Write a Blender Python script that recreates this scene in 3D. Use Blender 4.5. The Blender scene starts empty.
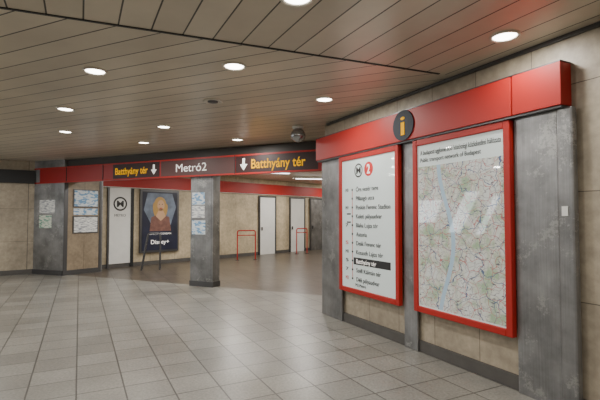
import bpy, bmesh, math, random
from mathutils import Vector, Matrix
random.seed(4)
scene = bpy.context.scene
COL = scene.collection
CH = 3.13   # ceiling height

# ------------------------------------------------------------ materials
def new_mat(name):
    m = bpy.data.materials.new(name); m.use_nodes = True
    nt = m.node_tree; b = nt.nodes['Principled BSDF']
    return m, nt, b
def N(nt, t, **kw):
    n = nt.nodes.new(t)
    for k, v in kw.items(): setattr(n, k, v)
    return n
def setin(n, **kw):
    for k, v in kw.items(): n.inputs[k.replace('_', ' ')].default_value = v
def c4(c): return (c[0], c[1], c[2], 1)
def simple(name, col, rough=.5, metal=0, coat=0, noise=0.08, nscale=6, emit=0):
    m, nt, b = new_mat(name)
    b.inputs['Roughness'].default_value = rough
    b.inputs['Metallic'].default_value = metal
    b.inputs['Coat Weight'].default_value = coat
    b.inputs['Coat Roughness'].default_value = .04
    g = N(nt, 'ShaderNodeNewGeometry'); nz = N(nt, 'ShaderNodeTexNoise')
    setin(nz, Scale=nscale, Detail=4)
    nt.links.new(g.outputs['Position'], nz.inputs['Vector'])
    mx = N(nt, 'ShaderNodeMix', data_type='RGBA')
    mx.inputs[6].default_value = c4([x*(1-noise) for x in col])
    mx.inputs[7].default_value = c4([min(1, x*(1+noise)) for x in col])
    nt.links.new(nz.outputs['Fac'], mx.inputs[0])
    nt.links.new(mx.outputs[2], b.inputs['Base Color'])
    if emit:
        nt.links.new(mx.outputs[2], b.inputs['Emission Color'])
        b.inputs['Emission Strength'].default_value = emit
    return m
def emis(name, col, s, base=None):
    m, nt, b = new_mat(name)
    b.inputs['Base Color'].default_value = c4(base or col)
    b.inputs['Specular IOR Level'].default_value = .05
    b.inputs['Roughness'].default_value = .9
    b.inputs['Emission Color'].default_value = c4(col)
    b.inputs['Emission Strength'].default_value = s
    return m
def dotc(nt, g, a):
    d = N(nt, 'ShaderNodeVectorMath', operation='DOT_PRODUCT')
    nt.links.new(g.outputs['Position'], d.inputs[0]); d.inputs[1].default_value = a
    return d.outputs['Value']
def brick(nt, g, a, b_, w, h, mortar, c1, c2, cm, offset=0.0):
    cx = N(nt, 'ShaderNodeCombineXYZ')
    nt.links.new(dotc(nt, g, a), cx.inputs[0]); nt.links.new(dotc(nt, g, b_), cx.inputs[1])
    br = N(nt, 'ShaderNodeTexBrick', offset=offset, squash=1.0)
    setin(br, Scale=1.0, Mortar_Size=mortar, Mortar_Smooth=.2, Bias=0.0, Brick_Width=w, Row_Height=h)
    br.inputs['Color1'].default_value = c4(c1); br.inputs['Color2'].default_value = c4(c2)
    br.inputs['Mortar'].default_value = c4(cm)
    nt.links.new(cx.outputs[0], br.inputs['Vector'])
    return br
def mulnoise(nt, g, src, scale, lo, hi, detail=5, stretch=None):
    nz = N(nt, 'ShaderNodeTexNoise'); setin(nz, Scale=scale, Detail=detail, Roughness=.6)
    if stretch:
        mp = N(nt, 'ShaderNodeMapping'); mp.inputs['Scale'].default_value = stretch
        nt.links.new(g.outputs['Position'], mp.inputs[0]); nt.links.new(mp.outputs[0], nz.inputs['Vector'])
    else:
        nt.links.new(g.outputs['Position'], nz.inputs['Vector'])
    mr = N(nt, 'ShaderNodeMapRange'); setin(mr, From_Min=.3, From_Max=.7, To_Min=lo, To_Max=hi)
    nt.links.new(nz.outputs['Fac'], mr.inputs[0])
    mx = N(nt, 'ShaderNodeVectorMath', operation='SCALE')
    nt.links.new(src, mx.inputs[0]); nt.links.new(mr.outputs[0], mx.inputs['Scale'])
    return mx.outputs[0]
def bump(nt, b, br, strength, dist=.004):
    bp = N(nt, 'ShaderNodeBump'); bp.invert = True
    setin(bp, Strength=strength, Distance=dist)
    nt.links.new(br.outputs['Fac'], bp.inputs['Height']); nt.links.new(bp.outputs[0], b.inputs['Normal'])
def stone(name, a, w=.62, h=.9, base=(.45, .385, .29)):
    m, nt, b = new_mat(name); g = N(nt, 'ShaderNodeNewGeometry')
    c2 = [x*.85 for x in base]; cm = [x*.3 for x in base]
    br = brick(nt, g, (a[0], a[1], 0), (0, 0, 1), w, h, .004, base, c2, cm)
    o = mulnoise(nt, g, br.outputs['Color'], 1.3, .68, 1.16)
    o = mulnoise(nt, g, o, 12, .80, 1.12)
    nt.links.new(o, b.inputs['Base Color']); b.inputs['Roughness'].default_value = .45
    bump(nt, b, br, .5); return m

RW = (0.456, -0.890)      # right wall direction (u, towards viewer)
SG = (0.9117, -0.4107)    # sign line direction
FW = (0.675, 0.738)       # far wall direction

def mask(nt, g, a, val):
    mm = N(nt, 'ShaderNodeMath', operation='GREATER_THAN')
    nt.links.new(dotc(nt, g, a), mm.inputs[0]); mm.inputs[1].default_value = val
    return mm.outputs[0]

# floor
m_floor, nt, b = new_mat('floor_tiles'); g = N(nt, 'ShaderNodeNewGeometry')
br = brick(nt, g, (RW[0], RW[1], 0), (.890, .456, 0), .40, .40, .008, (.245, .235, .208), (.185, .177, .155), (.065, .061, .054), 0)
o = mulnoise(nt, g, br.outputs['Color'], .9, .76, 1.14); o = mulnoise(nt, g, o, 40, .72, 1.22)
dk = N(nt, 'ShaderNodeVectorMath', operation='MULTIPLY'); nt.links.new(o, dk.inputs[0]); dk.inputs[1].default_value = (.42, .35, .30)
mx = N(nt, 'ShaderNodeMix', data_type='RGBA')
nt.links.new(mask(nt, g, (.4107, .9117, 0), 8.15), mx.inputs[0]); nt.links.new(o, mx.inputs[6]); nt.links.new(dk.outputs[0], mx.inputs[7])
nt.links.new(mx.outputs[2], b.inputs['Base Color']); b.inputs['Roughness'].default_value = .31
bump(nt, b, br, .3, .003)
# ceiling
m_ceil, nt, b = new_mat('ceiling_planks'); g = N(nt, 'ShaderNodeNewGeometry')
cc1, cc2, ccm = (.62, .555, .445), (.51, .455, .36), (.055, .047, .037)
b1 = brick(nt, g, (RW[0], RW[1], 0), (.890, .456, 0), 40.0, .25, .007, cc1, cc2, ccm, .37)
b2 = brick(nt, g, (SG[0], SG[1], 0), (.4107, .9117, 0), 40.0, .25, .007, cc1, cc2, ccm, .37)
mk = mask(nt, g, (-.370, .929, 0), 3.694)
mx = N(nt, 'ShaderNodeMix', data_type='RGBA'); nt.links.new(mk, mx.inputs[0])
nt.links.new(b1.outputs['Color'], mx.inputs[6]); nt.links.new(b2.outputs['Color'], mx.inputs[7])
o = mulnoise(nt, g, mx.outputs[2], .7, .85, 1.12)
nt.links.new(o, b.inputs['Base Color']); setin(b, Roughness=.34, Metallic=.2)
mf = N(nt, 'ShaderNodeMix', data_type='FLOAT'); nt.links.new(mk, mf.inputs[0])
nt.links.new(b1.outputs['Fac'], mf.inputs[2]); nt.links.new(b2.outputs['Fac'], mf.inputs[3])
bp = N(nt, 'ShaderNodeBump'); bp.invert = True; setin(bp, Strength=.6, Distance=.006)
nt.links.new(mf.outputs[0], bp.inputs['Height']); nt.links.new(bp.outputs[0], b.inputs['Normal'])

m_stone_r = stone('stone_right', RW); m_stone_s = stone('stone_left', SG); m_stone_f = stone('stone_far', FW, .9, 3.2, (.60, .50, .34))
m_stone_y = stone('stone_side', (0, 1)); m_brown = stone('brown_panel', (.6015, .799), 2, 4, (.30, .235, .16))
# steel
m_steel, nt, b = new_mat('brushed_steel'); g = N(nt, 'ShaderNodeNewGeometry')
rgb = N(nt, 'ShaderNodeRGB'); rgb.outputs[0].default_value = (.27, .272, .275, 1)
o = mulnoise(nt, g, rgb.outputs[0], 3, .88, 1.1, 6, (30, 30, .5)); o = mulnoise(nt, g, o, 2.6, .60, 1.28)
nz = N(nt, 'ShaderNodeTexNoise'); setin(nz, Scale=24, Detail=8, Roughness=.8); nt.links.new(g.outputs['Position'], nz.inputs['Vector'])
nz2 = N(nt, 'ShaderNodeTexNoise'); setin(nz2, Scale=3.4, Detail=2); nt.links.new(g.outputs['Position'], nz2.inputs['Vector'])
ml = N(nt, 'ShaderNodeMath', operation='MULTIPLY'); nt.links.new(nz.outputs['Fac'], ml.inputs[0]); nt.links.new(nz2.outputs['Fac'], ml.inputs[1])
mr = N(nt, 'ShaderNodeMapRange'); setin(mr, From_Min=.315, From_Max=.35, To_Min=0, To_Max=.5); nt.links.new(ml.outputs[0], mr.inputs[0])
mx = N(nt, 'ShaderNodeMix', data_type='RGBA'); nt.links.new(mr.outputs[0], mx.inputs[0]); nt.links.new(o, mx.inputs[6]); mx.inputs[7].default_value = (.46, .46, .44, 1)
nt.links.new(mx.outputs[2], b.inputs['Base Color']); setin(b, Metallic=.7, Roughness=.40)
m_steel_d = simple('steel_dark', (.11, .11, .115), .4, .7)
m_red = simple('red_enamel', (.38, .012, .007), .5, 0, 0, .12, 2)
m_red_d = simple('red_sign_dim', (.30, .010, .010), .4)
m_maroon = simple('sign_maroon', (.030, .008, .008), .5)
m_grey_s = simple('sign_greyred', (.085, .035, .032), .5)
m_black = simple('black_panel', (.012, .013, .015), .5)
m_disc = simple('info_disc', (.008, .014, .026), .7)
m_plinth = simple('dark_plinth', (.085, .08, .075), .5, 0, 0, .3)
m_fascia = simple('fascia', (.05, .045, .04), .5)
m_white = simple('white_paint', (.74, .74, .71), .5)
m_board = simple('board_white', (.66, .74, .73), .35, 0, .5, .02, 2, .14)
m_yellow = emis('yellow_letters', (1, .50, .0), .55, (.6, .30, 0))
m_wtext = emis('white_letters', (.85, .82, .78), .6)
m_btext = simple('black_ink', (.02, .02, .022), .5)
m_redink = simple('red_ink', (.6, .02, .02), .5)
m_glass_b = simple('dome_glass', (.35, .36, .37), .12, .85)
m_lamp = emis('lamp_glow', (1, .95, .85), 14)
m_tube = emis('tube_glow', (.95, .97, 1), 5)
m_day = emis('daylight_pane', (.85, .93, 1), 8)
m_skin = simple('poster_skin', (.62, .38, .22), .4); m_hair = simple('poster_hair', (.50, .30, .09), .4)
m_navy = simple('poster_navy', (.012, .015, .038), .5, 0, 0, .9, 2.5)
m_glow = simple('poster_bluegrey', (.16, .20, .27), .5, 0, 0, .8, 4)
def paper(name, bg, ink, dens=60):
    m, nt, b = new_mat(name); g = N(nt, 'ShaderNodeNewGeometry')
    nz = N(nt, 'ShaderNodeTexNoise'); setin(nz, Scale=1.0, Detail=2)
    mp = N(nt, 'ShaderNodeMapping'); mp.inputs['Scale'].default_value = (9, 9, dens)
    nt.links.new(g.outputs['Position'], mp.inputs[0]); nt.links.new(mp.outputs[0], nz.inputs['Vector'])
    cr = N(nt, 'ShaderNodeValToRGB'); cr.color_ramp.elements[0].position = .44; cr.color_ramp.elements[1].position = .5
    cr.color_ramp.elements[0].color = c4(ink); cr.color_ramp.elements[1].color = c4(bg)
    nt.links.new(nz.outputs['Fac'], cr.inputs[0]); nt.links.new(cr.outputs[0], b.inputs['Base Color'])
    b.inputs['Roughness'].default_value = .5
    return m
m_pap1 = paper('paper_white', (.74, .75, .73), (.30, .32, .36))
m_pap2 = paper('paper_blue', (.64, .70, .74), (.16, .33, .55), 22)
m_pap3 = paper('paper_green', (.66, .70, .60), (.15, .36, .26), 30)
# map
m_map, nt, b = new_mat('network_map'); g = N(nt, 'ShaderNodeNewGeometry')
cx = N(nt, 'ShaderNodeCombineXYZ')
nt.links.new(dotc(nt, g, (RW[0], RW[1], 0)), cx.inputs[0]); nt.links.new(dotc(nt, g, (0, 0, 1)), cx.inputs[1])
wn = N(nt, 'ShaderNodeTexNoise'); setin(wn, Scale=5, Detail=3); nt.links.new(cx.outputs[0], wn.inputs['Vector'])
ad = N(nt, 'ShaderNodeVectorMath', operation='MULTIPLY_ADD'); nt.links.new(wn.outputs['Color'], ad.inputs[0])
ad.inputs[1].default_value = (.22, .22, 0); nt.links.new(cx.outputs[0], ad.inputs[2])
def mixc(fac, prev, col):
    mx = N(nt, 'ShaderNodeMix', data_type='RGBA'); nt.links.new(fac, mx.inputs[0])
    nt.links.new(prev, mx.inputs[6]); mx.inputs[7].default_value = c4(col); return mx.outputs[2]
def lines(scale, width, col, prev):
    v = N(nt, 'ShaderNodeTexVoronoi', feature='DISTANCE_TO_EDGE', voronoi_dimensions='2D'); setin(v, Scale=scale)
    nt.links.new(ad.outputs[0], v.inputs['Vector'])
    lt = N(nt, 'ShaderNodeMath', operation='LESS_THAN'); nt.links.new(v.outputs['Distance'], lt.inputs[0]); lt.inputs[1].default_value = width
    return mixc(lt.outputs[0], prev, col)
bgz = N(nt, 'ShaderNodeTexNoise'); setin(bgz, Scale=4.0, Detail=6, Roughness=.65); nt.links.new(cx.outputs[0], bgz.inputs['Vector'])
cr = N(nt, 'ShaderNodeValToRGB'); e = cr.color_ramp.elements
e[0].position = .40; e[0].color = (.30, .42, .26, 1); e[1].position = .48; e[1].color = (.52, .53, .46, 1)
e.new(.58).color = (.58, .60, .58, 1)
nt.links.new(bgz.outputs['Fac'], cr.inputs[0])
o = lines(16, .035, (.30, .30, .30), cr.outputs[0]); o = lines(8, .022, (.42, .14, .14), o); o = lines(4.5, .014, (.08, .12, .22), o)
vz = N(nt, 'ShaderNodeTexNoise'); setin(vz, Scale=32, Detail=2); mp = N(nt, 'ShaderNodeMapping'); mp.inputs['Scale'].default_value = (.5, 1.6, 1)
nt.links.new(cx.outputs[0], mp.inputs[0]); nt.links.new(mp.outputs[0], vz.inputs['Vector'])
gt = N(nt, 'ShaderNodeMath', operation='GREATER_THAN'); nt.links.new(vz.outputs['Fac'], gt.inputs[0]); gt.inputs[1].default_value = .65
o = mixc(gt.outputs[0], o, (.12, .12, .14))
sx = N(nt, 'ShaderNodeSeparateXYZ'); nt.links.new(cx.outputs[0], sx.inputs[0])
sn = N(nt, 'ShaderNodeMath', operation='MULTIPLY'); nt.links.new(sx.outputs[1], sn.inputs[0]); sn.inputs[1].default_value = 3.6
si = N(nt, 'ShaderNodeMath', operation='SINE'); nt.links.new(sn.outputs[0], si.inputs[0])
sm_ = N(nt, 'ShaderNodeMath', operation='MULTIPLY_ADD'); nt.links.new(si.outputs[0], sm_.inputs[0]); sm_.inputs[1].default_value = .10
nt.links.new(sx.outputs[0], sm_.inputs[2])
RIV = (0.417*RW[0]+7.167*RW[1])+2.76
su = N(nt, 'ShaderNodeMath', operation='SUBTRACT'); nt.links.new(sm_.outputs[0], su.inputs[0])
# meter the signed u coordinate: dot(P,RW) = dot(origin,RW)+u
su.inputs[1].default_value = RIV
ab = N(nt, 'ShaderNodeMath', operation='ABSOLUTE'); nt.links.new(su.outputs[0], ab.inputs[0])
lt = N(nt, 'ShaderNodeMath', operation='LESS_THAN'); nt.links.new(ab.outputs[0], lt.inputs[0]); lt.inputs[1].default_value = .028
o = mixc(lt.outputs[0], o, (.34, .48, .60))
nt.links.new(o, b.inputs['Base Color']); nt.links.new(o, b.inputs['Emission Color'])
setin(b, Roughness=.3, Coat_Weight=1.0, Coat_Roughness=.03, Emission_Strength=.16)

# ------------------------------------------------------------ mesh helpers
def finish(me, name, mat, bevel=0):
    ctr = Vector((0, 0, 0))
    if len(me.vertices):
        lo = Vector([min(v.co[i] for v in me.vertices) for i in range(3)]); hi = Vector([max(v.co[i] for v in me.vertices) for i in range(3)])
        ctr = (lo+hi)/2
        for v in me.vertices: v.co -= ctr
    ob = bpy.data.objects.new(name, me); ob.location = ctr; COL.objects.link(ob)
    if mat: me.materials.clear(); me.materials.append(mat)
    if bevel:
        md = ob.modifiers.new('b', 'BEVEL'); md.width = bevel; md.segments = 2; md.limit_method = 'ANGLE'
    return ob
def prism(name, pts, z0, z1, mat, bevel=0):
    bm = bmesh.new()
    lo = [bm.verts.new((p[0], p[1], z0)) for p in pts]; hi = [bm.verts.new((p[0], p[1], z1)) for p in pts]
    bm.faces.new(lo); bm.faces.new(hi); n = len(pts)
    for i in range(n): bm.faces.new((lo[i], lo[(i+1) % n], hi[(i+1) % n], hi[i]))
    bmesh.ops.recalc_face_normals(bm, faces=bm.faces)
    me = bpy.data.meshes.new(name); bm.to_mesh(me); bm.free()
    return finish(me, name, mat, bevel)
class Frame:
    def __init__(s, o, d):
        s.o = Vector((o[0], o[1], 0)); s.u = Vector((d[0], d[1], 0)).normalized(); s.z = Vector((0, 0, 1)); s.n = s.u.cross(s.z)
    def p(s, u, z, n): return s.o + s.u*u + s.z*z + s.n*n
    def mat(s, u, z, n):
        M = Matrix((s.u, s.z, s.n)).transposed().to_4x4(); M.translation = s.p(u, z, n); return M
    def box(s, name, u0, u1, z0, z1, n0, n1, mat, bevel=0):
        pts = [s.p(u0, 0, n0), s.p(u1, 0, n0), s.p(u1, 0, n1), s.p(u0, 0, n1)]
        return prism(name, pts, z0, z1, mat, bevel)
    def disc(s, name, u, z, n0, n1, r, mat, seg=40):
        bm = bmesh.new(); bmesh.ops.create_cone(bm, cap_ends=True, segments=seg, radius1=r, radius2=r, depth=n1-n0)
        bmesh.ops.transform(bm, matrix=s.mat(u, z, (n0+n1)/2), verts=bm.verts)
        me = bpy.data.meshes.new(name); bm.to_mesh(me); bm.free(); return finish(me, name, mat)
    def poly(s, name, pts, n0, n1, mat):
        bm = bmesh.new(); a = [bm.verts.new(s.p(u, z, n0)) for u, z in pts]; c = [bm.verts.new(s.p(u, z, n1)) for u, z in pts]
        bm.faces.new(a); bm.faces.new(c); k = len(pts)
        for i in range(k): bm.faces.new((a[i], a[(i+1) % k], c[(i+1) % k], c[i]))
        bmesh.ops.recalc_face_normals(bm, faces=bm.faces)
        me = bpy.data.meshes.new(name); bm.to_mesh(me); bm.free(); return finish(me, name, mat)
    def text(s, name, body, u0, zc, n, mat, height=None, width=None, bold=0.0, center=False):
        cu = bpy.data.curves.new('t', 'FONT'); cu.body = body; cu.size = 1; cu.extrude = .001; cu.offset = bold
        to = bpy.data.objects.new('t', cu); COL.objects.link(to); bpy.context.view_layer.update()
        me = bpy.data.meshes.new_from_object(to.evaluated_get(bpy.context.evaluated_depsgraph_get()))
        bpy.data.objects.remove(to)
        xs = [v.co.x for v in me.vertices]; x0, x1 = min(xs), max(xs)
        sy = height/.72 if height else width/(x1-x0)
        sx = width/(x1-x0) if width else sy
        M = s.mat(u0, zc, n)
        for v in me.vertices:
            x = (v.co.x - (x0+x1)/2 if center else v.co.x - x0)*sx
            v.co = M @ Vector((x, (v.co.y-.34)*sy, v.co.z*1.0))
        return finish(me, name, mat)
def join_tube(name, pts, r, mat):
    cu = bpy.data.curves.new('c', 'CURVE'); cu.dimensions = '3D'; cu.bevel_depth = r; cu.bevel_resolution = 3; cu.use_fill_caps = True
    sp = cu.splines.new('POLY'); sp.points.add(len(pts)-1)
    for i, p in enumerate(pts): sp.points[i].co = (*p, 1)
    to = bpy.data.objects.new('c', cu); COL.objects.link(to); bpy.context.view_layer.update()
    me = bpy.data.meshes.new_from_object(to.evaluated_get(bpy.context.evaluated_depsgraph_get())); bpy.data.objects.remove(to)
    for p in me.polygons: p.use_smooth = True
    return finish(me, name, mat)
def arc_pts(pts, r, k=5):
    out = [Vector(pts[0])]
    for i in range(1, len(pts)-1):
        p, a, c = Vector(pts[i]), Vector(pts[i-1]), Vector(pts[i+1])
        p0 = p+(a-p).normalized()*r; p1 = p+(c-p).normalized()*r
        for j in range(k+1):
            t = j/k; out.append(p0*(1-t)**2+p*2*t*(1-t)+p1*t*t)
    out.append(Vector(pts[-1])); return out
def group(name, parts, loc=None):
    if loc is None: loc = parts[0].location.copy()
    e = bpy.data.objects.new(name, None); e.empty_display_size = .1; e.location = loc; COL.objects.link(e)
    for p in parts:
        p.parent = e; p.matrix_parent_inverse = Matrix.Translation(loc).inverted()
    return e

R = Frame((0.417, 7.167), RW); S = Frame((-7.436, 12.02), SG); F = Frame((-5.44, 13.76), FW)
P1, P2, P3 = (-7.42, 12.0), (-6.37, 11.60), (-5.73, 12.5)
L1 = Frame(P1, (P2[0]-P1[0], P2[1]-P1[1])); L2 = Frame(P2, (P3[0]-P2[0], P3[1]-P2[1]))

# ------------------------------------------------------------ shell
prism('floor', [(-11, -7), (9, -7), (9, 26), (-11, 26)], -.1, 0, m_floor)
prism('ceiling', [(-11, -7), (9, -7), (9, 26), (-11, 26)], CH, CH+.1, m_ceil)
rb = R.p(11.5, 0, 0)
prism('wall_right', [(0.417, 7.167), (0.62, 8.5), (3.2, 22), (8.6, 22), (8.6, rb.y), (rb.x, rb.y)], 0, CH, m_stone_r)
prism('wall_left', [(-10, -6), (-10.3, -6), (-10.3, 13), (-10, 13)], 0, CH, m_stone_y)
prism('wall_rear', [(-10, -3.2), (8.6, -3.2), (8.6, -3.5), (-10, -3.5)], 0, CH, m_stone_s)
prism('wall_front', [(-7.43, 12.02), (-10, 10.1), (-10, 11.0), (-7.55, 12.5)], 0, CH, m_stone_s)
F.box('wall_far', -1.35, 14.5, 0, CH, -.3, 0, m_stone_f)
WL = Frame((-10, 10.1), (2.57, 1.92))
WL.box('trim_dark_band', .05, 3.20, 2.50, 2.86, .002, .07, m_black)
WL.box('baseboard_front', .05, 3.20, 0, .13, .002, .03, m_plinth)
R.box('baseboard_right', .0, 8, 0, .13, .002, .03, m_plinth)
F.box('baseboard_far', -1.0, 13, 0, .12, .002, .03, m_plinth)
CS = Frame((-9.0, .392), (.929, .370))
prism('trim_ceiling_seam', [CS.p(0, 0, -.014), CS.p(11.3, 0, -.014), CS.p(11.3, 0, .014), CS.p(0, 0, .014)], CH-.006, CH-.0005, m_black)
R.box('trim_ceiling_edge', .1, 8, CH-.035, CH-.001, .002, .03, m_steel_d)

# fascia above the opening and the overhead sign
S.box('trim_fascia', -.1, 8.66, 2.53, CH-.001, -.40, -.13, m_fascia)
sg = [S.box('sign_body', -.03, 8.7, 2.50, 2.92, -.12, 0, m_red_d)]
sg.append(S.box('face_dark_1', 3.0, 4.50, 2.53, 2.89, .001, .006, m_maroon))
sg.append(S.box('face_grey', 4.55, 6.60, 2.53, 2.89, .001, .006, m_grey_s))
sg.append(S.box('face_dark_2', 6.63, 8.55, 2.53, 2.89, .001, .006, m_maroon))
sg.append(S.box('rim_top', -.03, 8.7, 2.89, 2.925, .001, .012, m_red))
sg.append(S.box('rim_bottom', -.03, 8.7, 2.495, 2.53, .001, .012, m_red))
for u in (1.3, 2.65, 6.61): sg.append(S.box('joint', u-.008, u+.008, 2.5, 2.92, .001, .013, m_black))
sg.append(S.text('text_1', 'Batthyány tér', 3.08, 2.71, .009, m_yellow, .17, 1.06, .012))
sg.append(S.text('text_2', 'Metró2', 5.0, 2.71, .009, m_wtext, .19, .86, .0))
sg.append(S.text('text_3', 'Batthyány tér', 7.02, 2.71, .009, m_yellow, .20, 1.26, .012))
def arrow(u, z, s):
    return S.poly('arrow', [(u-.12*s, z+.5*s), (u+.12*s, z+.5*s), (u+.12*s, z), (u+.36*s, z), (u, z-.5*s), (u-.36*s, z), (u-.12*s, z)], .008, .01, m_wtext)
sg += [arrow(4.33, 2.71, .24), arrow(6.83, 2.71, .26)]
group('overhead_direction_sign', sg)

# central pillar
pl = [S.box('cladding', 5.32, 5.95, 0, 2.53, -.40, -.13, m_steel, .012),
      S.box('plinth', 5.31, 5.96, 0, .12, -.41, -.12, m_steel_d)]
pl.append(S.box('seam', 5.90, 5.908, .12, 2.5, -.129, -.128, m_steel_d))
group('steel_pillar', pl)
S.box('paper_notice', 5.37, 5.72, 1.86, 2.14, -.127, -.122, m_pap2)
S.box('paper_notice', 5.37, 5.72, 1.56, 1.83, -.127, -.122, m_pap1)
S.box('paper_notice', 5.37, 5.74, 1.18, 1.50, -.127, -.122, m_pap2)
# left pillar
pl = [prism('cladding', [P1, P2, P3, (-6.1, 12.98), (-7.5, 12.4)], 0, CH-.001, m_steel),
      L1.box('plinth_a', 0, 1.12, 0, .13, .001, .02, m_steel_d), L2.box('plinth_b', 0, 1.06, 0, .13, .001, .02, m_steel_d),
      L2.box('brown_panel', .11, .99, .13, 2.6, .0003, .0009, m_brown),
      L2.box('corner_strip', .0, .10, .13, 2.6, .001, .02, m_steel_d), L2.box('edge_strip', 1.0, 1.06, .13, 2.6, .001, .02, m_steel_d)]
group('steel_pillar', pl)
L1.box('paper_notice', .22, .80, 1.68, 2.04, .002, .01, m_pap1)
L1.box('paper_notice', .22, .68, 1.27, 1.62, .002, .01, m_pap3)
def framed(Fr, name, u0, u1, z0, z1, n, mat, fm, w=.03):
    return group(name, [Fr.box('frame', u0, u1, z0, z1, n, n+.02, fm), Fr.box('sheet', u0+w, u1-w, z0+w, z1-w, n+.021, n+.025, mat)])
framed(L2, 'notice_board', .24, .96, 1.84, 2.34, .001, m_pap2, m_steel_d)
framed(L2, 'notice_board', .24, .96, 1.12, 1.60, .001, m_pap1, m_steel_d)
L2.box('paper_notice', .26, .94, 1.63, 1.81, .002, .01, m_pap2)

# ------------------------------------------------------------ right wall dressing
R.box('trim_steel_1', 0, .60, .0, 2.51, .031, .06, m_steel, .003)
R.box('trim_steel_2', 2.02, 2.25, .0, 2.51, .031, .06, m_steel, .003)
pn = [R.box('panel', 3.57, 3.97, .0, 2.50, .031, .07, m_steel, .004), R.box('panel_edge', 3.98, 4.12, .0, 2.50, .031, .10, m_steel, .02),
      R.box('label', 4.02, 4.07, 1.60, 1.68, .101, .108, m_white)]
group('steel_wall_panel', pn)
bd = [R.box('band', -.04, 3.60, 2.515, 2.875, .002, .15, m_red, .004), R.box('band_end', 3.615, 4.06, 2.515, 2.875, .002, .15, m_red, .004),
      R.box('under_strip', -.03, 4.05, 2.495, 2.513, .002, .13, m_steel_d),
      R.box('top_cover', -.04, 4.06, 2.877, 2.885, .002, .15, m_steel_d)]
group('red_fascia_band', bd)
group('information_sign', [R.disc('disc', 2.14, 2.70, .151, .163, .185, m_disc), R.text('letter_i', 'i', 2.14, 2.70, .166, m_yellow, .25, .075, .0, True)])

def board(name, u0, u1, z0, z1, face, extra):
    w = .07; n0, n1 = .062, .125
    parts = [R.box('back', u0+.02, u1-.02, z0+.02, z1-.02, n0, .10, m_steel_d),
             R.box('frame_l', u0, u0+w, z0, z1, n0, n1, m_red, .008), R.box('frame_r', u1-w, u1, z0, z1, n0, n1, m_red, .008),
             R.box('frame_b', u0+w, u1-w, z0, z0+w, n0, n1, m_red, .008), R.box('frame_t', u0+w, u1-w, z1-w, z1, n0, n1, m_red, .008),
             R.box('face', u0+w, u1-w, z0+w, z1-w, .101, .106, face)]
    group(name, parts+extra)
nn = .108; ex = []
u0 = .624
def ring(Fr, u, z, n, ro, ri, mat):
    bm = bmesh.new(); k = 40; vs = []
    for i in range(k):
        a = 2*math.pi*i/k; vs.append((bm.verts.new(Fr.p(u+ro*math.cos(a), z+ro*math.sin(a), n)), bm.verts.new(Fr.p(u+ri*math.cos(a), z+ri*math.sin(a), n))))
    for i in range(k):
        j = (i+1) % k; bm.faces.new((vs[i][0], vs[j][0], vs[j][1], vs[i][1]))
    me = bpy.data.meshes.new('ring'); bm.to_mesh(me); bm.free(); return finish(me, 'ring', mat)
ex.append(ring(R, u0+.50, 2.25, nn, .10, .08, m_btext)); ex.append(R.text('logo_m', 'M', u0+.50, 2.25, nn, m_btext, .10, .11, .02, True))
ex.append(R.disc('line_disc', u0+.74, 2.25, .1065, nn, .10, m_redink)); ex.append(R.text('line_2', '2', u0+.74, 2.25, nn+.003, m_wtext, .13, .07, .02, True))
names = ['Örs vezér tere', 'Pillangó utca', 'Puskás Ferenc Stadion', 'Keleti pályaudvar', 'Blaha Lujza tér', 'Astoria', 'Deák Ferenc tér', 'Kossuth Lajos tér', 'Batthyány tér', 'Széll Kálmán tér', 'Déli pályaudvar']
ex.append(R.box('route_line', u0+.335, u0+.345, .70, 1.98, .1065, nn, m_redink))
for i, t in enumerate(names):
    z = 1.98-i*.128
    hl = (i == 8)
    if hl: ex.append(R.box('highlight', u0+.37, u0+1.20, z-.05, z+.05, .1065, nn, m_btext))
    ex.append(R.text('station_%d' % i, t, u0+.44, z, nn+.003, m_wtext if hl else m_btext, .062, None, .0))
    ex.append(R.disc('stop_%d' % i, u0+.34, z, .1065, nn+.001, .017, m_btext, 16))
    if i % 2 == 0 or i > 6: ex.append(R.text('minutes_%d' % i, ('M3 ', 'S ', 'M1 ', '5', '7')[i % 5], u0+.17, z, nn+.003, m_redink if i in (3, 10, 6) else m_btext, .05, .07))
for z in (1.50, 1.62): ex.append(R.box('underline', u0+.2, u0+.30, z, z+.02, .1065, nn, m_btext))
ex.append(R.text('footer', 'M2 Metró', u0+.42, .62, nn+.003, m_btext, .04, .25))
board('station_list_board', .624, 2.0, .49, 2.49, m_board, ex)
ex = [R.text('title_1', 'A budapesti agglomeráció közösségi közlekedési hálózata', 2.38, 2.33, nn, m_btext, .055, 1.08, .0),
      R.text('title_2', 'Public transport network of Budapest', 2.38, 2.245, nn, m_btext, .05, .85, .0),
      R.box('map_sheet', 2.345, 3.485, .575, 2.17, .1065, .1072, m_map)]
board('transit_map_board', 2.26, 3.56, .49, 2.49, m_board, ex)

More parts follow.
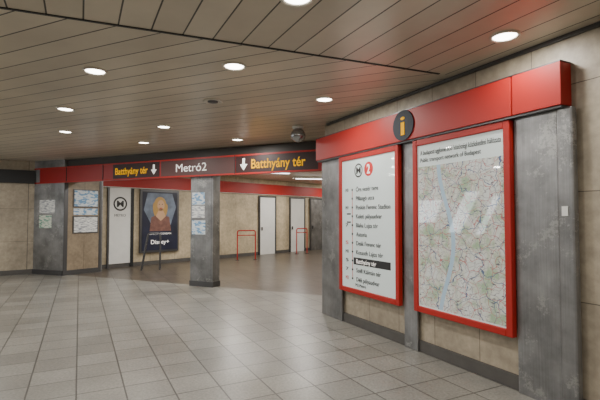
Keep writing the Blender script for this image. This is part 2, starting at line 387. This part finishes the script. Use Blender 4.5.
# ------------------------------------------------------------ far hall
fb = [F.box('band', -1.2, 13.5, 2.51, 2.93, .002, .10, m_red), F.box('lip', -1.2, 13.5, 2.49, 2.51, .002, .08, m_white)]
group('trim_red_band', fb)
group('metro_logo_panel', [F.box('panel', -.68, .0, .12, 2.48, .031, .05, m_white), F.box('edge_l', -.74, -.68, .0, 2.48, .031, .07, m_steel_d), F.box('edge_r', .0, .10, .0, 2.48, .031, .07, m_black),
      ring(F, -.34, 1.98, .052, .22, .17, m_btext), F.text('logo_m', 'M', -.34, 1.98, .053, m_btext, .2, .22, .02, True),
      F.text('line', 'METRO', -.34, 1.62, .053, m_btext, .08, .36, .0, True)])
po = [F.box('frame', .30, 1.72, .40, 2.47, .031, .09, m_steel_d), F.box('sheet', .37, 1.65, .47, 2.40, .091, .095, m_navy)]
def ell(u, z, a, b_, mat, n, k=28, rot=0):
    c, s_ = math.cos(rot), math.sin(rot)
    return F.poly('shape', [(u+a*math.cos(2*math.pi*i/k)*c-b_*math.sin(2*math.pi*i/k)*s_, z+a*math.cos(2*math.pi*i/k)*s_+b_*math.sin(2*math.pi*i/k)*c) for i in range(k)], n, n+.001, mat)
po += [F.poly('glow_sky', [(.55, 2.36), (1.45, 2.36), (1.60, 1.9), (1.4, 1.3), (.7, 1.3), (.42, 1.8)], .0955, .0958, m_glow)]
def figure(u, z, s, hair, dress, n):
    return [ell(u, z, .17*s, .20*s, hair, n), ell(u-.10*s, z-.17*s, .09*s, .24*s, hair, n+.0003, rot=.25), ell(u+.13*s, z-.17*s, .07*s, .20*s, hair, n+.0003, rot=-.25), ell(u+.02*s, z-.02*s, .10*s, .14*s, m_skin, n+.0008),
            ell(u-.025*s, z+.01*s, .016*s, .009*s, m_black, n+.0019), ell(u+.06*s, z+.01*s, .016*s, .009*s, m_black, n+.0019), ell(u+.02*s, z-.09*s, .032*s, .011*s, m_redink, n+.0019),
            F.poly('neck', [(u-.03*s, z-.1*s), (u+.06*s, z-.1*s), (u+.16*s, z-.30*s), (u+.02*s, z-.42*s), (u-.12*s, z-.30*s)], n+.0016, n+.0018, m_skin),
            F.poly('torso', [(u-.06*s, z-.26*s), (u+.09*s, z-.26*s), (u+.26*s, z-.32*s), (u+.33*s, z-.75*s), (u-.30*s, z-.75*s), (u-.24*s, z-.32*s)], n+.001, n+.0014, dress)]
m_dress = simple('poster_dress', (.20, .09, .07), .5, 0, 0, .7, 8)
po += figure(1.0, 1.98, 1.3, m_hair, m_dress, .101)
po += [F.box('text_field', .37, 1.65, .47, 1.10, .104, .1045, m_navy), F.text('title', 'CSAK A MOZIKBAN', 1.01, 1.01, .106, m_wtext, .06, .8, 0, True), F.text('brand', 'Disney+', 1.01, .74, .106, m_wtext, .14, .66, .01, True)]
group('film_poster', po)
def door(u0, u1, i, mat=m_white):
    group('door_%d' % i, [F.box('leaf', u0, u1, .0, 2.38, .031, .07, mat, .004), F.box('jamb_l', u0-.06, u0, 0, 2.44, .031, .09, m_steel_d), F.box('jamb_r', u1, u1+.06, 0, 2.44, .031, .09, m_steel_d),
        F.box('head', u0, u1, 2.38, 2.44, .031, .09, m_steel_d), F.box('handle', u0+.07, u0+.11, 1.0, 1.14, .07, .12, m_steel_d)])
door(5.54, 6.40, 1); door(7.37, 8.27, 2); door(8.75, 9.6, 3, m_steel)
def barrier(name, px, py, w, ang, mat, h=1.07):
    fr = Frame((px, py), (math.cos(ang), math.sin(ang)))
    p = [join_tube('hoop', arc_pts([fr.p(-w/2, 0, 0), fr.p(-w/2, h, 0), fr.p(w/2, h, 0), fr.p(w/2, 0, 0)], .08), .022, mat),
         join_tube('rail', [fr.p(-w/2, h*.84, 0), fr.p(w/2, h*.84, 0)], .018, mat)]
    for s_ in (-1, 1):
        p.append(fr.box('foot', s_*w/2-.06, s_*w/2+.06, 0, .02, -.06, .06, m_steel_d))
    group(name, p, loc=fr.p(0, 0, 0))
barrier('red_barrier_rail', -1.95, 15.7, .66, .3, m_red)
barrier('red_barrier_rail', .08, 18.3, .5, .5, m_red)
fr = Frame((-4.55, 13.1), (.9, .25))
group('steel_handrail', [join_tube('rail_a', arc_pts([fr.p(-.22, 0, 0), fr.p(-.05, 1.08, 0), fr.p(.30, 1.08, 0), fr.p(.30, 0, 0)], .08), .022, m_steel_d),
      join_tube('rail_b', arc_pts([fr.p(-.22, 0, .35), fr.p(-.05, 1.08, .35), fr.p(.30, 1.08, .35), fr.p(.30, 0, .35)], .08), .022, m_steel_d),
      join_tube('cross', [fr.p(.30, .9, 0), fr.p(.30, .9, .35)], .018, m_steel_d), join_tube('cross_2', [fr.p(-.1, .75, 0), fr.p(-.1, .75, .35)], .018, m_steel_d)], loc=fr.p(0, 0, 0))

# ------------------------------------------------------------ daylight windows on the left side
WD = Frame((-10, -6), (0, 1)); WD.n = Vector((1, 0, 0))
wp = []
for y, ww, zt, zb in ((6.3, .22, 2.3, .95), (7.0, .45, 2.5, 1.0), (8.3, .9, 2.2, 1.35)):
    Y = y+6; k = (zt-zb)*.45
    wp.append(WD.poly('pane', [(Y, zt), (Y+ww, zt), (Y+ww+k, zb), (Y+k, zb)], .01, .03, m_day))
    wp.append(WD.poly('mullion', [(Y+ww, zt), (Y+ww+.07, zt), (Y+ww+.07+k, zb), (Y+ww+k, zb)], .01, .06, m_steel_d))
group('window_1', wp)

# ------------------------------------------------------------ lamps
def lathe(name, loc, prof, mat, seg=32):
    bm = bmesh.new(); rings = []
    for r, z in prof: rings.append([bm.verts.new((loc[0]+r*math.cos(2*math.pi*i/seg), loc[1]+r*math.sin(2*math.pi*i/seg), loc[2]+z)) for i in range(seg)])
    for a, c in zip(rings, rings[1:]):
        for i in range(seg): bm.faces.new((a[i], a[(i+1) % seg], c[(i+1) % seg], c[i]))
    bmesh.ops.recalc_face_normals(bm, faces=bm.faces)
    me = bpy.data.meshes.new(name); bm.to_mesh(me); bm.free()
    for p in me.polygons: p.use_smooth = True
    return finish(me, name, mat)
m_ring = simple('lamp_rim', (.62, .58, .50), .35, .3)
def lamp(x, y, e=28):
    z = CH
    rim = lathe('rim', (x, y, z), [(.125, -.001), (.122, -.014), (.105, -.016), (.095, -.004), (.0949, -.001)], m_ring)
    dsc = prism('glow', [(x+.094*math.cos(a*math.pi/12), y+.094*math.sin(a*math.pi/12)) for a in range(24)], z-.006, z-.002, m_lamp)
    ld = bpy.data.lights.new('lamp', 'AREA'); ld.shape = 'DISK'; ld.size = .18; ld.energy = e; ld.color = (1, .96, .90)
    lo = bpy.data.objects.new('light', ld); lo.location = (x, y, z-.02); COL.objects.link(lo)
    group('ceiling_downlight', [rim, dsc, lo], loc=Vector((x, y, z)))
vis = [(-2.16, 4.48), (-.67, 4.33), (-3.35, 6.09), (.32, 5.58), (-4.25, 7.74), (-2.33, 7.31), (-1.25, 8.55), (-3.25, 8.9), (-.02, 2.95)]
for x, y in vis: lamp(x, y)
lamp(1.74, 3.60, 15)
for x, y in [(-3.6, 2.0), (-1.8, .9), (1.6, 1.2), (-5.5, 4.2), (-7.2, 2.6), (-6.2, 8.6), (-8.3, 9.6), (.3, -1.2), (2.8, -.6), (-3.2, -1.4), (-8.0, 6.0), (-6, -.5)]: lamp(x, y, 28)
for x, y in [(-3.6, 11.6), (-1.3, 10.8), (-2.2, 14.2), (.2, 12.8), (-.2, 17.2), (1.6, 15.3), (2.0, 20.0)]: lamp(x, y, 62)
for x, y in ((-.9, 14.3), (.4, 16.6)):
    group('tube_luminaire', [prism('housing', [(x-.6, y-.08), (x+.6, y+.2), (x+.56, y+.36), (x-.64, y+.08)], CH-.08, CH-.001, m_white),
        prism('tube', [(x-.55, y-.03), (x+.55, y+.22), (x+.53, y+.30), (x-.57, y+.05)], CH-.10, CH-.081, m_tube)])
d = (-.034, 7.3, CH)
def sph(r, zc, k=14): return [(max(.0005, r*math.sin(math.pi*i/k)), zc+r*math.cos(math.pi*i/k)) for i in range(k+1)]
group('security_dome_camera', [lathe('mount', d, [(.001, -.0), (.10, -.001), (.10, -.03), (.05, -.05), (.001, -.05)], m_white), lathe('dome', d, sph(.125, -.15), m_glass_b)])
d = (-1.16, 5.67, CH)
group('ceiling_speaker', [lathe('rim', d, [(.13, -.001), (.13, -.012), (.11, -.016), (.10, -.006), (.001, -.006)], m_ring), lathe('grille', d, [(.07, -.007), (.065, -.02), (.001, -.022)], m_steel_d)])

# ------------------------------------------------------------ world + camera
w = bpy.data.worlds.new('World'); scene.world = w; w.use_nodes = True
w.node_tree.nodes['Background'].inputs[0].default_value = (.8, .85, 1, 1); w.node_tree.nodes['Background'].inputs[1].default_value = .3
cd = bpy.data.cameras.new('camera'); cd.lens = 25.8; cd.sensor_width = 36; cd.clip_start = .05
co = bpy.data.objects.new('camera', cd); co.location = (0, 0, 1.6); co.rotation_euler = (math.radians(92.13), 0, 0)
COL.objects.link(co); scene.camera = co
